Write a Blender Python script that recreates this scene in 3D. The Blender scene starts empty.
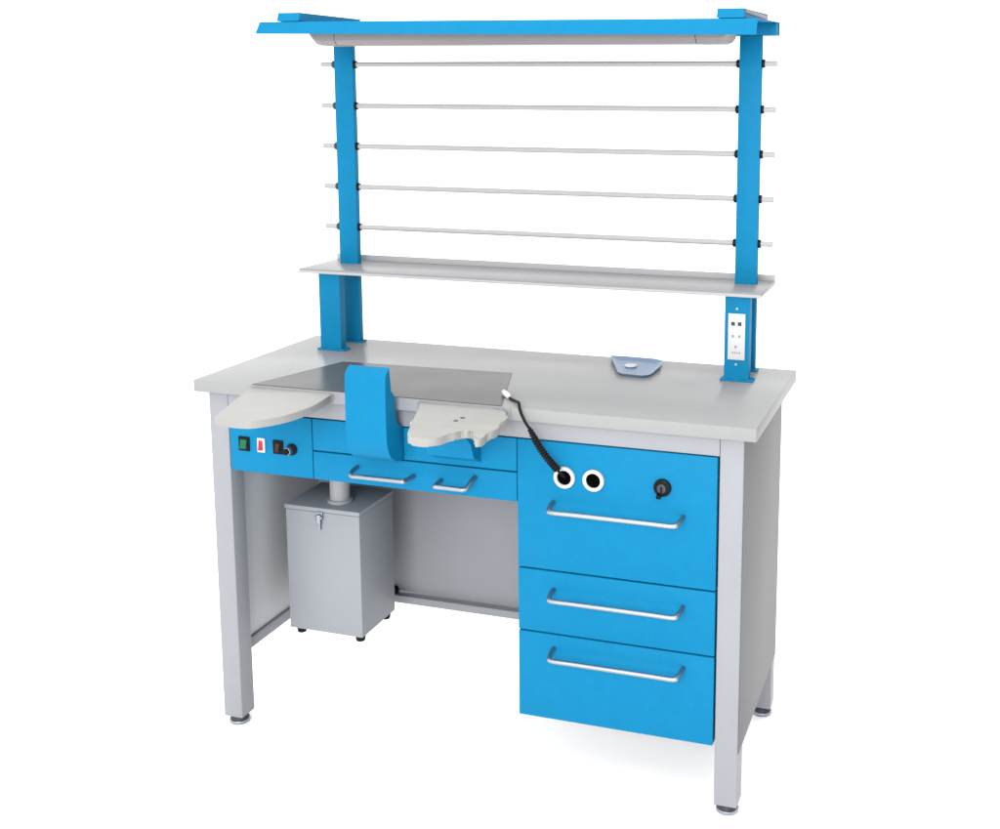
import bpy, bmesh, math, random
from mathutils import Vector, Matrix

random.seed(3)
scene = bpy.context.scene
C = scene.collection

# ------------------------------------------------------------------ materials
def mat(name, col, rough=0.4, metal=0.0, spec=0.5, bump=0.0, bscale=300.0, var=0.0, vscale=6.0,
        coat=0.0, trans=0.0, alpha=1.0, rvar=0.0):
    m = bpy.data.materials.new(name)
    m.use_nodes = True
    nt = m.node_tree
    b = nt.nodes['Principled BSDF']
    b.inputs['Base Color'].default_value = (*col, 1)
    b.inputs['Roughness'].default_value = rough
    b.inputs['Metallic'].default_value = metal
    b.inputs['Specular IOR Level'].default_value = spec
    b.inputs['Coat Weight'].default_value = coat
    b.inputs['Transmission Weight'].default_value = trans
    b.inputs['Alpha'].default_value = alpha
    tc = nt.nodes.new('ShaderNodeTexCoord')
    if var > 0:
        n = nt.nodes.new('ShaderNodeTexNoise'); n.inputs['Scale'].default_value = vscale
        n.inputs['Detail'].default_value = 6; n.inputs['Roughness'].default_value = .65
        nt.links.new(tc.outputs['Object'], n.inputs['Vector'])
        mp = nt.nodes.new('ShaderNodeMapRange')
        mp.inputs['From Min'].default_value = .3; mp.inputs['From Max'].default_value = .7
        mp.inputs['To Min'].default_value = 1 - var; mp.inputs['To Max'].default_value = 1 + var
        nt.links.new(n.outputs['Fac'], mp.inputs['Value'])
        mx = nt.nodes.new('ShaderNodeVectorMath'); mx.operation = 'SCALE'
        mx.inputs[0].default_value = col
        nt.links.new(mp.outputs['Result'], mx.inputs['Scale'])
        nt.links.new(mx.outputs['Vector'], b.inputs['Base Color'])
    if rvar > 0:
        n3 = nt.nodes.new('ShaderNodeTexNoise'); n3.inputs['Scale'].default_value = 9
        n3.inputs['Detail'].default_value = 5
        nt.links.new(tc.outputs['Object'], n3.inputs['Vector'])
        mp = nt.nodes.new('ShaderNodeMapRange')
        mp.inputs['To Min'].default_value = max(0.02, rough - rvar); mp.inputs['To Max'].default_value = rough + rvar
        nt.links.new(n3.outputs['Fac'], mp.inputs['Value'])
        nt.links.new(mp.outputs['Result'], b.inputs['Roughness'])
    if bump > 0:
        n2 = nt.nodes.new('ShaderNodeTexNoise'); n2.inputs['Scale'].default_value = bscale
        n2.inputs['Detail'].default_value = 3
        nt.links.new(tc.outputs['Object'], n2.inputs['Vector'])
        bp = nt.nodes.new('ShaderNodeBump'); bp.inputs['Strength'].default_value = bump
        bp.inputs['Distance'].default_value = 0.002
        nt.links.new(n2.outputs['Fac'], bp.inputs['Height'])
        nt.links.new(bp.outputs['Normal'], b.inputs['Normal'])
    return m

BLUE = mat('blue_powder_coat', (0.002, 0.131, 0.262), .5, spec=.07, bump=.25, bscale=420, var=.035, vscale=40, rvar=.08)
GREY = mat('lavender_grey_powder_coat', (.206, .212, .227), .48, spec=.22, bump=.12, bscale=420, var=.03, vscale=5, rvar=.08)
PANEL = mat('brightened_panel_grey', (.40, .41, .425), .48, spec=.22, bump=.12, bscale=420, var=.03, vscale=5)  # frame grey lightened to make up for weak light inside the kneehole
SIDE_SHADE = mat('warm_grey_side_shade', (.094, .092, .095), .5, spec=.2, bump=.12, bscale=420, var=.03, vscale=5)  # warm grey, darkened to paint in the shade of the right side
BOXG = mat('grey_box_paint', (.212, .222, .240), .48, spec=.22, bump=.12, bscale=420, var=.03, vscale=5, rvar=.08)
TOP = mat('grey_laminate', (.218, .220, .220), .25, spec=.03, bump=.04, bscale=300, var=.014, vscale=30, rvar=.06)
SHELF = mat('grey_shelf_laminate', (.195, .195, .198), .3, spec=.06, var=.03, vscale=20, rvar=.05)
LIP = mat('pale_grey_edging', (.30, .30, .305), .45, spec=.1)
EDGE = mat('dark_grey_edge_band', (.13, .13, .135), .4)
STEEL = mat('brushed_steel_plate', (.060, .060, .058), .24, metal=.0, spec=.06, var=.06, vscale=10, rvar=.08, bump=.03, bscale=500)
CHROME = mat('satin_chrome', (.28, .30, .33), .38, metal=1.0, rvar=.06)
ALU = mat('brushed_aluminium', (.29, .288, .29), .5, spec=.1, rvar=.06)
WOOD = mat('cream_armrest_laminate', (.225, .222, .210), .45, spec=.25, var=.04, vscale=16, bump=.05, bscale=200)
FIX = mat('lamp_housing_plastic', (.175, .162, .165), .5, var=.03)
BLACK = mat('black_plastic', (.003, .003, .004), .4, spec=.1)
RUBBER = mat('black_rubber', (.006, .006, .007), .6, spec=.12)
WHITE = mat('white_plastic', (.42, .42, .42), .4, spec=.3)
DARKG = mat('dark_grey_plastic', (.035, .035, .045), .45, spec=.2)
GREEN = mat('green_switch_plastic', (.004, .09, .045), .35, spec=.2)
HOLE = mat('dark_opening', (.0015, .0015, .0015), .9, spec=.0)
RED = mat('red_switch_plastic', (.45, .012, .02), .35, spec=.2)
AMBER = mat('dim_amber_switch_plastic', (.035, .013, .008), .4, spec=.2)
PIPEM = mat('pale_pipe_plastic', (.25, .25, .26), .45, spec=.2)
TRAYB = mat('blue_tray_plastic', (.105, .170, .270), .3, spec=.08, var=.08, vscale=20)
FLOORM = mat('white_studio_floor', (.98, .98, .98), .9, spec=.1, var=.005)

# ------------------------------------------------------------------ mesh helpers
def link(name, bm, m, parent=None, smooth=False):
    bmesh.ops.recalc_face_normals(bm, faces=bm.faces)
    me = bpy.data.meshes.new(name)
    bm.to_mesh(me); bm.free()
    ms = m if isinstance(m, (list, tuple)) else [m]
    for k in ms: me.materials.append(k)
    if smooth:
        for p in me.polygons: p.use_smooth = True
    o = bpy.data.objects.new(name, me)
    C.objects.link(o)
    if parent is not None: o.parent = parent
    return o

def sharp_smooth(o, deg=35):
    me = o.data
    bm = bmesh.new(); bm.from_mesh(me)
    for e in bm.edges:
        if len(e.link_faces) == 2 and e.calc_face_angle(0) > math.radians(deg): e.smooth = False
    for f in bm.faces: f.smooth = True
    bm.to_mesh(me); bm.free()

def box(bm, x0, x1, y0, y1, z0, z1, bev=.0015, mi=0, seg=2):
    vs = [bm.verts.new((x, y, z)) for x in (x0, x1) for y in (y0, y1) for z in (z0, z1)]
    fs = []
    for idx in ((0, 1, 3, 2), (4, 6, 7, 5), (0, 4, 5, 1), (2, 3, 7, 6), (0, 2, 6, 4), (1, 5, 7, 3)):
        f = bm.faces.new([vs[i] for i in idx]); f.material_index = mi; fs.append(f)
    if bev > 0:
        es = list({e for f in fs for e in f.edges})
        bmesh.ops.bevel(bm, geom=es, offset=bev, segments=seg, profile=.5, affect='EDGES', material=mi)

def cyl(bm, c, axis, r, h, seg=32, bev=0.0, mi=0, r2=None):
    """cylinder centred on c"""
    c = Vector(c)
    rot = Vector((0, 0, 1)).rotation_difference(Vector(axis).normalized()).to_matrix().to_4x4()
    res = bmesh.ops.create_cone(bm, cap_ends=True, segments=seg, radius1=r, radius2=r if r2 is None else r2,
                                depth=h, matrix=Matrix.Translation(c) @ rot)
    fs = list({f for v in res['verts'] for f in v.link_faces})
    for f in fs: f.material_index = mi
    if bev > 0:
        caps = [f for f in fs if len(f.verts) > 4]
        es = list({e for f in caps for e in f.edges})
        bmesh.ops.bevel(bm, geom=es, offset=bev, segments=2, profile=.5, affect='EDGES', material=mi)

def prism_x(bm, prof, x0, x1, bev=0.0):
    """extrude a (y,z) profile along x"""
    a = [bm.verts.new((x0, y, z)) for y, z in prof]
    b = [bm.verts.new((x1, y, z)) for y, z in prof]
    n = len(prof); fs = [bm.faces.new(a), bm.faces.new(b[::-1])]
    for i in range(n):
        fs.append(bm.faces.new((a[i], b[i], b[(i + 1) % n], a[(i + 1) % n])))
    if bev > 0:
        es = list({e for f in fs[:2] for e in f.edges})
        bmesh.ops.bevel(bm, geom=es, offset=bev, segments=2, profile=.5, affect='EDGES')

def prism_z(bm, poly, z0, z1, bev=0.0):
    a = [bm.verts.new((x, y, z0)) for x, y in poly]
    b = [bm.verts.new((x, y, z1)) for x, y in poly]
    n = len(poly); fs = [bm.faces.new(a[::-1]), bm.faces.new(b)]
    for i in range(n):
        fs.append(bm.faces.new((a[i], a[(i + 1) % n], b[(i + 1) % n], b[i])))
    if bev > 0:
        es = list({e for f in fs[:2] for e in f.edges})
        bmesh.ops.bevel(bm, geom=es, offset=bev, segments=3, profile=.5, affect='EDGES')

def catmull(P, n=8, closed=False):
    P = [Vector(p) for p in P]; out = []
    N = len(P); rng = range(N) if closed else range(N - 1)
    for i in rng:
        if closed: p0, p1, p2, p3 = P[(i - 1) % N], P[i], P[(i + 1) % N], P[(i + 2) % N]
        else: p0, p1, p2, p3 = P[max(i - 1, 0)], P[i], P[i + 1], P[min(i + 2, N - 1)]
        for k in range(n):
            t = k / n
            out.append(.5 * ((2 * p1) + (p2 - p0) * t + (2 * p0 - 5 * p1 + 4 * p2 - p3) * t * t + (3 * p1 - p0 - 3 * p2 + p3) * t ** 3))
    if not closed: out.append(P[-1])
    return out

def tube(bm, path, r, seg=12, radii=None):
    path = [Vector(p) for p in path]; rings = []
    t0 = (path[1] - path[0]).normalized()
    up = Vector((0, 0, 1)) if abs(t0.z) < .9 else Vector((1, 0, 0))
    nrm = (up - up.dot(t0) * t0).normalized()
    for i, p in enumerate(path):
        t = (path[min(i + 1, len(path) - 1)] - path[max(i - 1, 0)]).normalized()
        nrm = (nrm - nrm.dot(t) * t).normalized(); bn = t.cross(nrm)
        rr = radii[i] if radii else r
        rings.append([bm.verts.new(p + rr * (math.cos(a) * nrm + math.sin(a) * bn)) for a in [2 * math.pi * k / seg for k in range(seg)]])
    for a, b in zip(rings, rings[1:]):
        for k in range(seg): bm.faces.new((a[k], a[(k + 1) % seg], b[(k + 1) % seg], b[k]))
    bm.faces.new(rings[0][::-1]); bm.faces.new(rings[-1])

def one_box(name, m, parent, *b, bev=.0015):
    bm = bmesh.new(); box(bm, *b, bev=bev)
    o = link(name, bm, m, parent); sharp_smooth(o); return o

def empty(name, label, cat, group=None, loc=(0, 0, 0)):
    o = bpy.data.objects.new(name, None); C.objects.link(o); o.location = loc
    o['label'] = label; o['category'] = cat
    if group: o['group'] = group
    return o

# ------------------------------------------------------------------ key dimensions (metres)
H, HB, D, W = .8041, .7788, .484, 1.2        # tabletop top, underside, depth, width
YL = .0149                                    # front plane of the frame
LX0, LX1, RX0, RX1 = .0255, .0711, 1.130, 1.1754
YB0, YB1 = .402, .4421
LEGD = .047
DT, DB, D1, D2 = .7391, .1631, .4765, .3449   # drawers
DX0, DX1 = .7269, 1.1262
FX0, FX1, FB, FM = .0742, .2724, .6101, .6708
P = [(.0987, .1524), (1.0661, 1.1192)]
YP, YQ, YR = .4419, .344, .4504
S = .9967

bench = empty('workbench', 'tall blue and grey metal laboratory workbench with drawers, rods and overhead canopy, the whole bench', 'workbench')

# ------------------------------------------------------------------ tabletop
bm = bmesh.new(); box(bm, 0, W, 0, D, HB, H, bev=.0012)
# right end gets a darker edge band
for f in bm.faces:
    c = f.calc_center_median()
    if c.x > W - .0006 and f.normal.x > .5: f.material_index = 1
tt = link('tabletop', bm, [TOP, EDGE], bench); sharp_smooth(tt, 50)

# steel plate let into the top; folds down over the front edge
bm = bmesh.new()
prism_z(bm, [(.143, .0015), (.2149, .243), (.6168, .261), (.70, .0015)], H - .001, H + .0016, bev=.0006)
sp = link('steel_plate', bm, STEEL, bench); sp['label'] = 'dark reflective steel work plate let into the tabletop'
bm = bmesh.new(); box(bm, .30, .72, -.0018, .0005, HB + .001, H + .0005, bev=.0004)
link('plate_front_edge', bm, GREY, sp)

# ------------------------------------------------------------------ frame
def leg(x0, x1, y0, y1, z0=.04, foot=True):
    bm = bmesh.new(); box(bm, x0, x1, y0, y1, z0, HB - .001, bev=.002, seg=3)
    o = link('leg', bm, GREY, bench); sharp_smooth(o)
    if foot:
        cx, cy = (x0 + x1) / 2, (y0 + y1) / 2
        bm = bmesh.new()
        cyl(bm, (cx, cy, .0245), (0, 0, 1), .0225, .0085, 40, bev=.0025)
        f = link('foot', bm, CHROME, o); sharp_smooth(f)
        bm = bmesh.new(); cyl(bm, (cx, cy, .0345), (0, 0, 1), .0212, .0110, 40, bev=.001, r2=.0150)
        sharp_smooth(link('foot_collar', bm, DARKG, o))  # dark grey stands in for the dark reflection in the chrome
    return o
leg(LX0, LX1, YL, YL + LEGD)
leg(RX0, RX1, YL, YL + LEGD)
leg(RX0, RX1, YB0, YB1)
leg(LX0, LX1, YB0, YB1, z0=.166, foot=False)
one_box('front_rail', GREY, bench, LX1 + .0006, RX0 - .0006, YL + .0006, YL + .04, DT + .002, HB - .001)
one_box('back_rail', GREY, bench, LX1 + .0006, RX0 - .0006, YB0 + .006, YB1 - .001, .165, .1838)
one_box('side_rail', GREY, bench, LX0 + .001, LX1 - .022, YL + LEGD + .0006, YB0 - .0006, .166, .19)
one_box('side_rail', GREY, bench, RX0 + .02, RX1 - .001, YL + LEGD + .0006, YB0 - .0006, .150, .172)
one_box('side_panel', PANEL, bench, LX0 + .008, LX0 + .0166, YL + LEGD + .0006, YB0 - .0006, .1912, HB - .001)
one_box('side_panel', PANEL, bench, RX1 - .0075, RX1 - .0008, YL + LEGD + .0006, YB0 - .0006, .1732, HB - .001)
sc_ = one_box('side_shade_sheet', SIDE_SHADE, bench, RX1 + .0002, RX1 + .0014, YL + .0006, YB1 + .0005, .1535, HB - .0012, bev=.0004)  # added over panel and leg sides to carry the painted shade
sc_['label'] = 'added outer sheet, warm grey with painted-in shade, on the right side of the frame'
one_box('back_panel', GREY, bench, LX1 + .0006, DX0 - .002, YB1 - .012, YB1 - .004, .1866, HB - .001)
bm = bmesh.new(); cyl(bm, (.232, YB1 - .02, .188), (0, 1, 0), .0115, .016, 24, bev=.002)
sharp_smooth(link('cable_gland', bm, BLACK, bench))

# ------------------------------------------------------------------ left control panel and middle fascia
cp = one_box('control_panel', BLUE, bench, FX0, FX1 - .001, YL - .0014, YL + .30, FB, DT)
def switch(x, z, w, h, bezel, rocker, rw, rh):
    bm = bmesh.new(); box(bm, x - w / 2, x + w / 2, YL - .0046, YL - .0008, z - h / 2, z + h / 2, bev=.0012)
    o = link('switch', bm, bezel, cp); sharp_smooth(o)
    bm = bmesh.new()
    prism_x(bm, [(YL - .0042, z - rh / 2), (YL - .0102, z - rh / 2 + .001), (YL - .0066, z), (YL - .0062, z + rh / 2 - .001), (YL - .0042, z + rh / 2)], x - rw / 2, x + rw / 2, bev=.0006)
    link('rocker', bm, rocker, o)
switch(.1094, .6712, .026, .031, BLACK, GREEN, .015, .020)
switch(.1508, .6718, .0185, .031, WHITE, RED, .0085, .021)
switch(.1912, .6712, .024, .030, BLACK, AMBER, .009, .018)
bm = bmesh.new()
cyl(bm, (.2240, YL - .0030, .6695), (0, 1, 0), .0125, .004, 32, bev=.001, mi=0)
cyl(bm, (.2225, YL - .012, .6695), (0, 1, 0), .0085, .018, 32, bev=.0015, mi=1)
cyl(bm, (.2225, YL - .0225, .6695), (0, 1, 0), .0072, .004, 32, bev=.001, mi=0)
sharp_smooth(link('control_knob', bm, [BLACK, CHROME], cp))

one_box('fascia_panel', BLUE, bench, FX1 + .0008, DX0 - .0014, YL - .0012, YL + .012, FM + .0014, DT)
wd = one_box('drawer', BLUE, bench, FX1 + .0008, DX0 - .0014, YL - .0014, YL + .30, FB, FM - .0014)
wd['label'] = 'wide shallow drawer under the front of the tabletop'

def handle(parent, x0, x1, z, left=True, right=True, drop=.006, yb=-.026):
    yf = YL - .0005; r = .0048
    pts = []
    if left:
        pts += [(x0 - .0035, yf, z + drop), (x0 - .003, yf - .018, z + drop * .8), (x0, yb + .006, z + .0022), (x0 + .007, yb, z)]
    else:
        pts += [(x0, yf, z), (x0 + .0015, yf - .022, z), (x0 + .004, yb + .0015, z), (x0 + .010, yb, z)]
    pts += [(x0 + (x1 - x0) * k, yb, z) for k in (.2, .5, .8)]
    if right:
        pts += [(x1 - .007, yb, z), (x1, yb + .006, z + .0022), (x1 + .003, yf - .018, z + drop * .8), (x1 + .0035, yf, z + drop)]
    else:
        pts += [(x1 - .010, yb, z), (x1 - .004, yb + .0015, z), (x1 - .0015, yf - .022, z), (x1, yf, z)]
    bm = bmesh.new(); tube(bm, catmull(pts, 7), r, 16)
    return link('handle', bm, CHROME, parent, smooth=True)
handle(wd, .379, .503, .6405, right=False)
handle(wd, .563, .634, .6375, left=False, drop=.014)

# ------------------------------------------------------------------ drawer pedestal
one_box('pedestal_body', GREY, bench, DX0 + .002, DX1 + .0015, YL + .020, YB1 - .003, DB + .002, HB - .0014)
def drawer(z0, z1):
    return one_box('drawer', BLUE, bench, DX0, DX1, YL - .0014, YL + .0185, z0, z1, bev=.0016)
dr1 = drawer(D1 + .0016, DT); dr2 = drawer(D2 + .0016, D1 - .0016); dr3 = drawer(DB, D2 - .0016)
dr1['label'] = 'top drawer front with two round ports and a lock'
handle(dr1, .805, 1.0585, .6115)
handle(dr2, .805, 1.0605, .432)
handle(dr3, .805, 1.0625, .3085)

def ring(bm, c, ro, ri, y0, y1, seg=48, mi=0):
    """collar round an opening, axis along y"""
    prof = [(ri, y1), (ri, y0 + .001), (ri + .001, y0), (ro - .0015, y0), (ro, y0 + .0015), (ro, y1)]
    rows = [[bm.verts.new((c[0] + r * math.cos(a), y, c[1] + r * math.sin(a))) for r, y in prof] for a in [2 * math.pi * k / seg for k in range(seg)]]
    for i in range(seg):
        a, b = rows[i], rows[(i + 1) % seg]
        for k in range(len(prof) - 1):
            f = bm.faces.new((a[k], a[k + 1], b[k + 1], b[k])); f.material_index = mi
for x, z in ((.8255, .6708), (.8845, .6708)):
    bm = bmesh.new(); ring(bm, (x, z), .0215, .0145, YL - .0075, YL - .001)
    o = link('port', bm, WHITE, dr1); sharp_smooth(o)
    bm = bmesh.new(); cyl(bm, (x, YL - .0022, z), (0, 1, 0), .0147, .002, 40)
    link('opening', bm, HOLE, o)
bm = bmesh.new()
cyl(bm, (1.0216, YL - .0045, .6713), (0, 1, 0), .0170, .008, 40, bev=.002, mi=0)
cyl(bm, (1.0216, YL - .0100, .6713), (0, 1, 0), .0088, .006, 32, bev=.001, mi=1)
box(bm, 1.0200, 1.0232, YL - .0150, YL - .0120, .6590, .6760, bev=.0008, mi=0)
box(bm, 1.0120, 1.0200, YL - .016, YL - .0055, .6515, .6590, bev=.0012, mi=0)
sharp_smooth(link('lock', bm, [BLACK, DARKG], dr1))

# ------------------------------------------------------------------ uprights
for i, (x0, x1) in enumerate(P):
    o = one_box('post', BLUE, bench, x0, x1 - (.0050 if i else .0045), YP, YP + .017, H + .004, 1.5262, bev=.0018)
    bm = bmesh.new(); box(bm, x0 - .003, x1 + .001, YP - .005, YP + .022, H + .0002, H + .004, bev=.0008)
    for xx in (x0 + .006, x1 - .010):
        cyl(bm, (xx, YP - .002, H + .0055), (0, 0, 1), .0032, .003, 16, bev=.0006)
    link('base_plate', bm, BLUE, o)
    # front column: open C section, face to the front
    bm = bmesh.new(); t = .0018; yb = YQ + .024
    prof = [(x0, YQ), (x1, YQ), (x1, yb), (x1 - .012, yb), (x1 - .012, yb - t), (x1 - t, yb - t), (x1 - t, YQ + t),
            (x0 + t, YQ + t), (x0 + t, yb - t), (x0 + .012, yb - t), (x0 + .012, yb), (x0, yb)]
    prism_z(bm, prof, H + .004, S - .0102)
    c = link('column', bm, BLUE, bench)
    bm = bmesh.new(); box(bm, x0 - .008, x1 + .010, YQ - .004, yb + .003, H + .0002, H + .004, bev=.0008)
    for xx in (x0 + .010, x1 - .010, x1 + .005):
        cyl(bm, (xx, YQ + (.016 if xx > x1 else -.0005), H + .0055), (0, 0, 1), .0030, .003, 16, bev=.0006)
    link('base_plate', bm, BLUE, c)
    if i == 1:
        sx0, sx1, sz0, sz1 = 1.0740, 1.1105, .8506, .9497
        so = one_box('socket_panel', WHITE, c, sx0, sx1, YQ - .0030, YQ - .0002, sz0, sz1, bev=.001)
        cx = (sx0 + sx1) / 2
        bm = bmesh.new()
        for dx in (-.0075, .0065):
            box(bm, cx + dx - .0040, cx + dx + .0040, YQ - .0036, YQ - .0028, .9240, .9320, bev=.0006, mi=0)
            box(bm, cx + dx - .0022, cx + dx + .0022, YQ - .0035, YQ - .0028, .8985, .9045, bev=.0005, mi=1)
        box(bm, cx - .0035, cx + .0010, YQ - .0035, YQ - .0028, .8760, .8815, bev=.0005, mi=1)
        for dx in (-.0075, -.0025, .0025, .0075):
            box(bm, cx + dx - .0014, cx + dx + .0014, YQ - .0035, YQ - .0028, .8640, .8680, bev=.0004, mi=1)
        link('socket_holes', bm, [DARKG, mat('pale_grey_slots', (.20, .20, .23), .6, spec=.1)], c)
        for zz in (.9600, .8405):
            bm = bmesh.new(); cyl(bm, (cx, YQ - .0012, zz), (0, 1, 0), .0028, .003, 20, bev=.0006)
            link('screw', bm, ALU, c)

# ------------------------------------------------------------------ shelf
S0, S1, SF, SB = .0523, 1.1439, .3344, .5072
bm = bmesh.new(); box(bm, S0, S1, SF, SB, S - .010, S, bev=.0022, seg=3)
sh = link('shelf', bm, SHELF, bench); sharp_smooth(sh)
one_box('shelf_lip', LIP, sh, S0, S1, SB + .0003, SB + .004, S - .009, S + .013, bev=.001)
one_box('shelf_front_highlight', LIP, sh, S0, S1, SF - .0018, SF - .0003, S - .0098, S - .0035, bev=.0005)  # pale strip paints the highlight along the shelf's front edge

# ------------------------------------------------------------------ rods
for z in (1.4688, 1.3727, 1.2778, 1.1818, 1.0853):
    bm = bmesh.new(); cyl(bm, ((.0607 + 1.1457) / 2, YR, z), (1, 0, 0), .0060, 1.1457 - .0607, 24, bev=.001)
    rd = link('rod', bm, ALU, bench); sharp_smooth(rd)
    for k, x in enumerate((P[0][0] - .0032, P[0][1] - .0013, P[1][0] - .0032, P[1][1] - .0018)):
        bm = bmesh.new(); cyl(bm, (x, YR, z), (1, 0, 0), .0092, .0062, 24, bev=.0012)
        sharp_smooth(link('collar', bm, BLACK if k else DARKG, rd))

# ------------------------------------------------------------------ canopy
X0, X1 = .0518, 1.1455
t = .0014
bm = bmesh.new()
prof = [(.200, 1.5288), (.212, 1.5545), (.4735, 1.5552), (.4735, 1.5268), (.4720, 1.5268), (.4720, 1.5535), (.2132, 1.5528), (.2016, 1.5284)]
prism_x(bm, prof, X0, X1)
# left end of the front flange is cut on a slant, as the sheet is mitred
for v in bm.verts:
    if v.co.x < .1 and v.co.z > 1.552 and v.co.y < .3: v.co.x += .004
for v in bm.verts:
    if v.co.y < .3: v.co.z -= (.0115 if v.co.z < 1.54 else .0062) * (v.co.x - X0) / (X1 - X0)
can = link('canopy', bm, BLUE, bench)
# rear rail that carries the canopy across the two posts
one_box('canopy_rail', BLUE, can, X0 + .004, X1 - .002, YP + .0005, YP + .0295, 1.5268, 1.5528, bev=.001)
for i, (x0, x1) in enumerate(P):
    bm = bmesh.new()
    ya, yb_, za, zb = .211, .478, 1.5556, 1.5735
    prism_x(bm, [(ya, za), (ya + .006, zb), (yb_, zb + .0008), (yb_, za)], x0, x1, bev=.0008)
    dz = .0062 * (x0 - X0) / (X1 - X0)
    for v in bm.verts: v.co.z -= dz * (1 if v.co.y < .3 else .35)
    ar = link('canopy_arm', bm, BLUE, can)
    if i == 1:
        one_box('end_trim', FIX, ar, x1 + .0002, x1 + .0012, ya + .018, yb_ - .004, za + .004, zb - .0060, bev=.0004)

# lamp housing under the canopy
def lamp_section(bm, xs):
    prev = None
    for x, s in xs:
        zt = 1.5515; zb = 1.5515 - s
        prof = [(.262, zt), (.262, zb + .010 if s > .02 else zb + .002), (.272, zb), (.338, zb), (.348, zb + .010 if s > .02 else zb + .002), (.348, zt)]
        cur = [bm.verts.new((x, y, z)) for y, z in prof]
        if prev:
            for k in range(6): bm.faces.new((prev[k], prev[(k + 1) % 6], cur[(k + 1) % 6], cur[k]))
        else: bm.faces.new(cur)
        prev = cur
    bm.faces.new(prev[::-1])
bm = bmesh.new(); lamp_section(bm, [(.2080, .0455), (1.012, .0475)])
lf = link('lamp_housing', bm, FIX, can)
for xs in ([(.138, .012), (.147, .032), (.158, .043), (.170, .0462), (.2065, .0462)], [(1.0135, .0482), (1.062, .0478), (1.072, .0440), (1.079, .036), (1.081, .018)]):
    bm = bmesh.new(); lamp_section(bm, xs)
    e = link('end_cap', bm, FIX, lf)

# ------------------------------------------------------------------ armrests
left_poly = [(.2066, -.2072), (.198, -.18), (.151, -.024), (.1555, -.0032), (.318, -.0032), (.332, -.012), (.339, -.0492), (.344, -.0944), (.3407, -.13), (.3313, -.1703), (.312, -.2055), (.2891, -.2269), (.260, -.2310), (.2306, -.2281), (.213, -.221)]
def densify(poly, n=6):
    return [(p.x, p.y) for p in catmull([(x, y, 0) for x, y in poly], n, closed=True)]
bm = bmesh.new(); prism_z(bm, densify(left_poly), .7860, .8005, bev=.004)
sharp_smooth(link('armrest', bm, WOOD, bench), 40)
right_poly = [(.534, -.0032), (.682, -.0032), (.700, -.012), (.7145, -.0115), (.7190, -.034), (.7330, -.0440), (.7385, -.081), (.7350, -.0990), (.7441, -.1110), (.7452, -.150), (.7380, -.1620), (.7430, -.178), (.7425, -.200), (.735, -.204), (.7270, -.182), (.7190, -.175), (.7130, -.158), (.7040, -.1520), (.6983, -.160), (.6883, -.1600), (.6843, -.174), (.6763, -.1877), (.6673, -.2179), (.650, -.2289), (.6284, -.2282), (.6112, -.2178), (.5974, -.1878), (.5694, -.1111), (.5464, -.044), (.532, -.012)]
bm = bmesh.new(); prism_z(bm, densify(right_poly, 4), .7855, .8005, bev=.004)
ra = link('armrest', bm, WOOD, bench); sharp_smooth(ra, 40)
ra['label'] = 'right armrest with two dark screw holes and a notched front edge'
for x, y in ((.653, -.1054), (.6561, -.0832)):
    bm = bmesh.new(); cyl(bm, (x, y, .8006), (0, 0, 1), .0046, .0016, 20, bev=.0004)
    link('screw', bm, DARKG, ra)
for x0, x1 in ((.18, .32), (.55, .69)):
    one_box('armrest_bracket', ALU, bench, x0, x1, -.09, -.0035, .7795, .7850, bev=.001)

# blue gusset carrying the right armrest
bm = bmesh.new(); prism_x(bm, [(YL - .0018, .7845), (-.085, .7845), (-.078, .772), (-.034, .735), (-.020, .700), (YL - .0018, .684)], .550, .650, bev=.001)
gs = link('armrest_bracket', bm, BLUE, bench)

# ------------------------------------------------------------------ suction hood
front = catmull([(0, -.0470, .8700), (0, -.0550, .8630), (0, -.0590, .853), (0, -.0602, .80), (0, -.0602, .760), (0, -.0590, .732), (0, -.0530, .709), (0, -.0420, .6925), (0, -.026, .6825), (0, -.008, .6765), (0, .0128, .6745)], 8)
back = [(.0128, .742), (-.012, .752), (-.0200, .766), (-.0200, .812), (-.0375, .8255), (-.0405, .8745)]
prof = [(p.y, p.z) for p in front] + back
bm = bmesh.new(); prism_x(bm, prof, .3945, .4830, bev=.0016)
hd = link('suction_hood', bm, BLUE, bench); sharp_smooth(hd, 30)
hd['label'] = 'curved blue metal hood rising from the fascia in front of the tabletop'

# ------------------------------------------------------------------ dust collector under the bench
BX0, BX1, BY0, BY1, BZ0, BZ1 = .1125, .2975, .15, .305, .1985, .4925
dust = empty('dust_collector', 'grey metal dust collector box with a latch, hanging by its pipe under the blue drawer', 'dust collector', loc=(.205, .2275, .1985))
def rel(o):
    o.matrix_parent_inverse = Matrix.Translation(-Vector(dust.location)); return o
rel(one_box('housing', BOXG, dust, BX0, BX1, BY0, BY1, BZ0, BZ1 - .011, bev=.0022))
rel(one_box('lid', BOXG, dust, BX0 - .0018, BX1 + .0018, BY0 - .002, BY1 + .002, BZ1 - .0100, BZ1, bev=.002))
bm = bmesh.new(); cyl(bm, (.2222, .200, (BZ1 + FB) / 2), (0, 0, 1), .0225, FB - BZ1 - .0006, 40)
cyl(bm, (.2222, .200, BZ1 + .004), (0, 0, 1), .0285, .0075, 40, bev=.001)
p_ = rel(link('pipe', bm, PIPEM, dust)); sharp_smooth(p_)
bm = bmesh.new()
box(bm, .1935, .2085, BY0 - .0055, BY0 - .0022, .4690, .4840, bev=.0012)
box(bm, .1960, .2060, BY0 - .0110, BY0 - .0050, .4560, .4790, bev=.0018)
cyl(bm, (.2010, BY0 - .0060, .4720), (1, 0, 0), .0042, .017, 16, bev=.0006)
box(bm, .1985, .2035, BY0 - .0078, BY0 - .0005, .4430, .4600, bev=.001)
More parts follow.
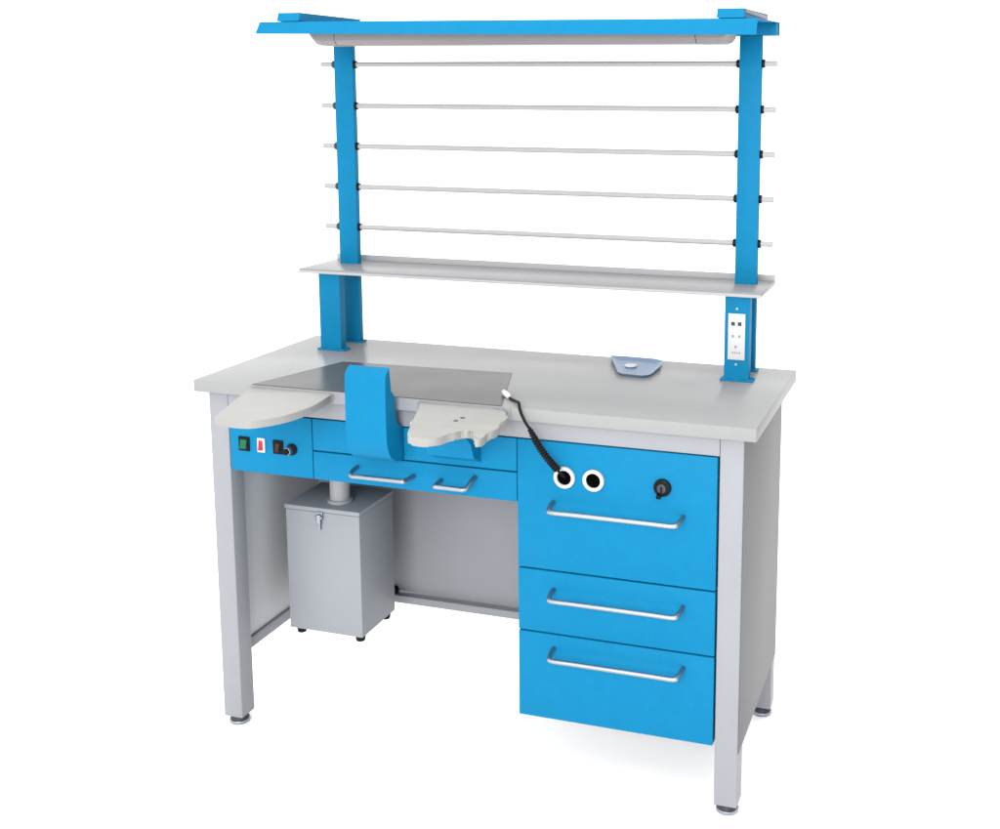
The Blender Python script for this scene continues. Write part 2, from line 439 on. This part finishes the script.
rel(link('latch', bm, CHROME, dust))
for x, y in ((.131, .170), (.281, .170), (.281, .288), (.131, .288)):
    bm = bmesh.new(); cyl(bm, (x, y, .1985 - .0080), (0, 0, 1), .0100, .0155, 24, bev=.0015, r2=.0125)
    f_ = rel(link('foot', bm, RUBBER, dust)); sharp_smooth(f_)

# ------------------------------------------------------------------ coiled black cord
path = catmull([(.690, .060, .8088), (.7060, .040, .8092), (.7223, .0235, .8105), (.7350, .004, .8135), (.7440, -.010, .8010), (.7560, -.0170, .7840), (.7686, -.020, .7683),
                (.7770, -.0205, .7530), (.7894, -.0205, .7337), (.8010, -.0195, .7180), (.8120, -.0150, .7030), (.8210, -.0050, .6870), (.8255, .0060, .6760), (.8265, .0115, .6720)], 10)
bm = bmesh.new(); tube(bm, path, .0030, 12)
cord = link('coiled_cord', bm, RUBBER, None, smooth=True)
cord['label'] = 'black coiled cord running from the tabletop into the left round port of the top drawer'; cord['category'] = 'cord'
# the coiled stretch
seg = [p for p in path if p.z < .772 and p.z > .690]
dense = catmull(seg, 24); L = 0; hel = []; rad = .0054
tprev = None; nrm = None
for i, p in enumerate(dense):
    t_ = (dense[min(i + 1, len(dense) - 1)] - dense[max(i - 1, 0)]).normalized()
    if nrm is None: nrm = t_.cross(Vector((0, 1, 0))).normalized()
    nrm = (nrm - nrm.dot(t_) * t_).normalized(); bn = t_.cross(nrm)
    if i: L += (p - dense[i - 1]).length
    a = L / .0052 * 2 * math.pi
    hel.append((p, nrm.copy(), bn.copy(), L))
total = hel[-1][3]; turns = int(total / .0054); N = turns * 16; pts = []; j = 0
for k in range(N + 1):
    s = total * k / N
    while j < len(hel) - 2 and hel[j + 1][3] < s: j += 1
    p, n_, b_, _ = hel[j]; q = hel[j + 1][0]; dl = hel[j + 1][3] - hel[j][3]
    pos = p.lerp(q, min(1, (s - hel[j][3]) / dl) if dl > 0 else 0)
    a = 2 * math.pi * turns * k / N; rr = rad * min(1, .55 + k / N * 2)
    pts.append(pos + rr * (math.cos(a) * n_ + math.sin(a) * b_))
bm = bmesh.new(); tube(bm, pts, .0023, 8)
link('coil', bm, RUBBER, cord, smooth=True)
bm = bmesh.new(); tube(bm, [(.672, .080, .8115), (.680, .071, .8112), (.690, .060, .8100), (.697, .0505, .8095)], .006, 16, radii=[.0052, .0058, .0058, .0034])
link('plug', bm, WHITE, cord, smooth=True)

# ------------------------------------------------------------------ blue tray on the tabletop
bm = bmesh.new()
outer = [(.7745, .470), (.80, .474), (.88, .470), (.9016, .458), (.912, .420), (.912, .330), (.9082, .3143), (.897, .3050), (.8516, .3090), (.838, .3200)]
c = Vector((sum(p[0] for p in outer) / len(outer), sum(p[1] for p in outer) / len(outer)))
def ringz(f, z): return [bm.verts.new((c.x + (x - c.x) * f, c.y + (y - c.y) * f, z)) for x, y in outer]
z = H + .0004
rs = [ringz(.93, z), ringz(1.0, z + .006), ringz(.975, z + .006), ringz(.70, z + .0016)]
for a, b in zip(rs, rs[1:]):
    for k in range(10): bm.faces.new((a[k], a[(k + 1) % 10], b[(k + 1) % 10], b[k]))
bm.faces.new(rs[0][::-1]); bm.faces.new(rs[-1])
tr = link('tray', bm, TRAYB, None)
tr['label'] = 'small blue plastic tray lying at the back of the tabletop'; tr['category'] = 'tray'
bm = bmesh.new(); cyl(bm, (.846, .395, H + .0045), (0, 0, 1), .0140, .003, 40, bev=.001)  # highlight in the tray, painted as a flat white spot
wd_ = link('tray_highlight', bm, WHITE, None); sharp_smooth(wd_)
wd_['label'] = 'pale highlight on the blue tray, modelled as a small white spot'; wd_['category'] = 'tray_highlight'

# ------------------------------------------------------------------ floor
bm = bmesh.new()
N = 8
bmesh.ops.create_grid(bm, x_segments=N, y_segments=N, size=60)
bmesh.ops.translate(bm, verts=bm.verts, vec=(0, 0, .0200))
fl = link('floor', bm, FLOORM); fl['kind'] = 'structure'

# ------------------------------------------------------------------ light
w = bpy.data.worlds.new('World'); scene.world = w; w.use_nodes = True
wt = w.node_tree; bg = wt.nodes['Background']
# white studio surround, its right side dimmed to darken right-facing faces
geo = wt.nodes.new('ShaderNodeTexCoord'); sep = wt.nodes.new('ShaderNodeSeparateXYZ'); mr = wt.nodes.new('ShaderNodeMapRange')
wt.links.new(geo.outputs['Generated'], sep.inputs[0]); wt.links.new(sep.outputs['X'], mr.inputs['Value'])
mr.interpolation_type = 'SMOOTHSTEP'
mr.inputs['From Min'].default_value = .2; mr.inputs['From Max'].default_value = .8
mr.inputs['To Min'].default_value = 2.2; mr.inputs['To Max'].default_value = .85
bg.inputs['Color'].default_value = (1, 1, 1, 1)
wt.links.new(mr.outputs['Result'], bg.inputs['Strength'])

def area(name, loc, target, size, power, sizey=None, col=(1, 1, 1)):
    l = bpy.data.lights.new(name, 'AREA'); l.energy = power; l.size = size; l.color = col
    if sizey: l.shape = 'RECTANGLE'; l.size_y = sizey
    o = bpy.data.objects.new(name, l); C.objects.link(o); o.location = loc
    o.rotation_euler = (Vector(target) - Vector(loc)).to_track_quat('-Z', 'Y').to_euler()
    return o
area('softbox', (1.15, -3.4, 1.75), (.7, .2, 1.0), 1.5, 110)
area('softbox', (1.3, .0, 4.0), (.9, .2, 0), 4.0, 85)

# ------------------------------------------------------------------ camera
cd = bpy.data.cameras.new('Camera'); cam = bpy.data.objects.new('Camera', cd); C.objects.link(cam)
F, CX, CY = 1176.9188, 617.9656, 274.2005
cd.sensor_fit = 'HORIZONTAL'; cd.sensor_width = 36; cd.lens = F / 1000 * 36
cd.shift_x = -(CX - 500) / 1000; cd.shift_y = (CY - 414.5) / 1000
cd.clip_start = .05; cd.clip_end = 500
ya, pi_, ro = .2958, 1.4176, .005
cam.matrix_world = Matrix.Translation((1.5606, -2.0521, 1.407)) @ Matrix.Rotation(ya, 4, 'Z') @ Matrix.Rotation(pi_, 4, 'X') @ Matrix.Rotation(ro, 4, 'Z')
scene.camera = cam

scene.view_settings.view_transform = 'Standard'
scene.view_settings.look = 'None'
scene.view_settings.exposure = 0
scene.view_settings.gamma = 1
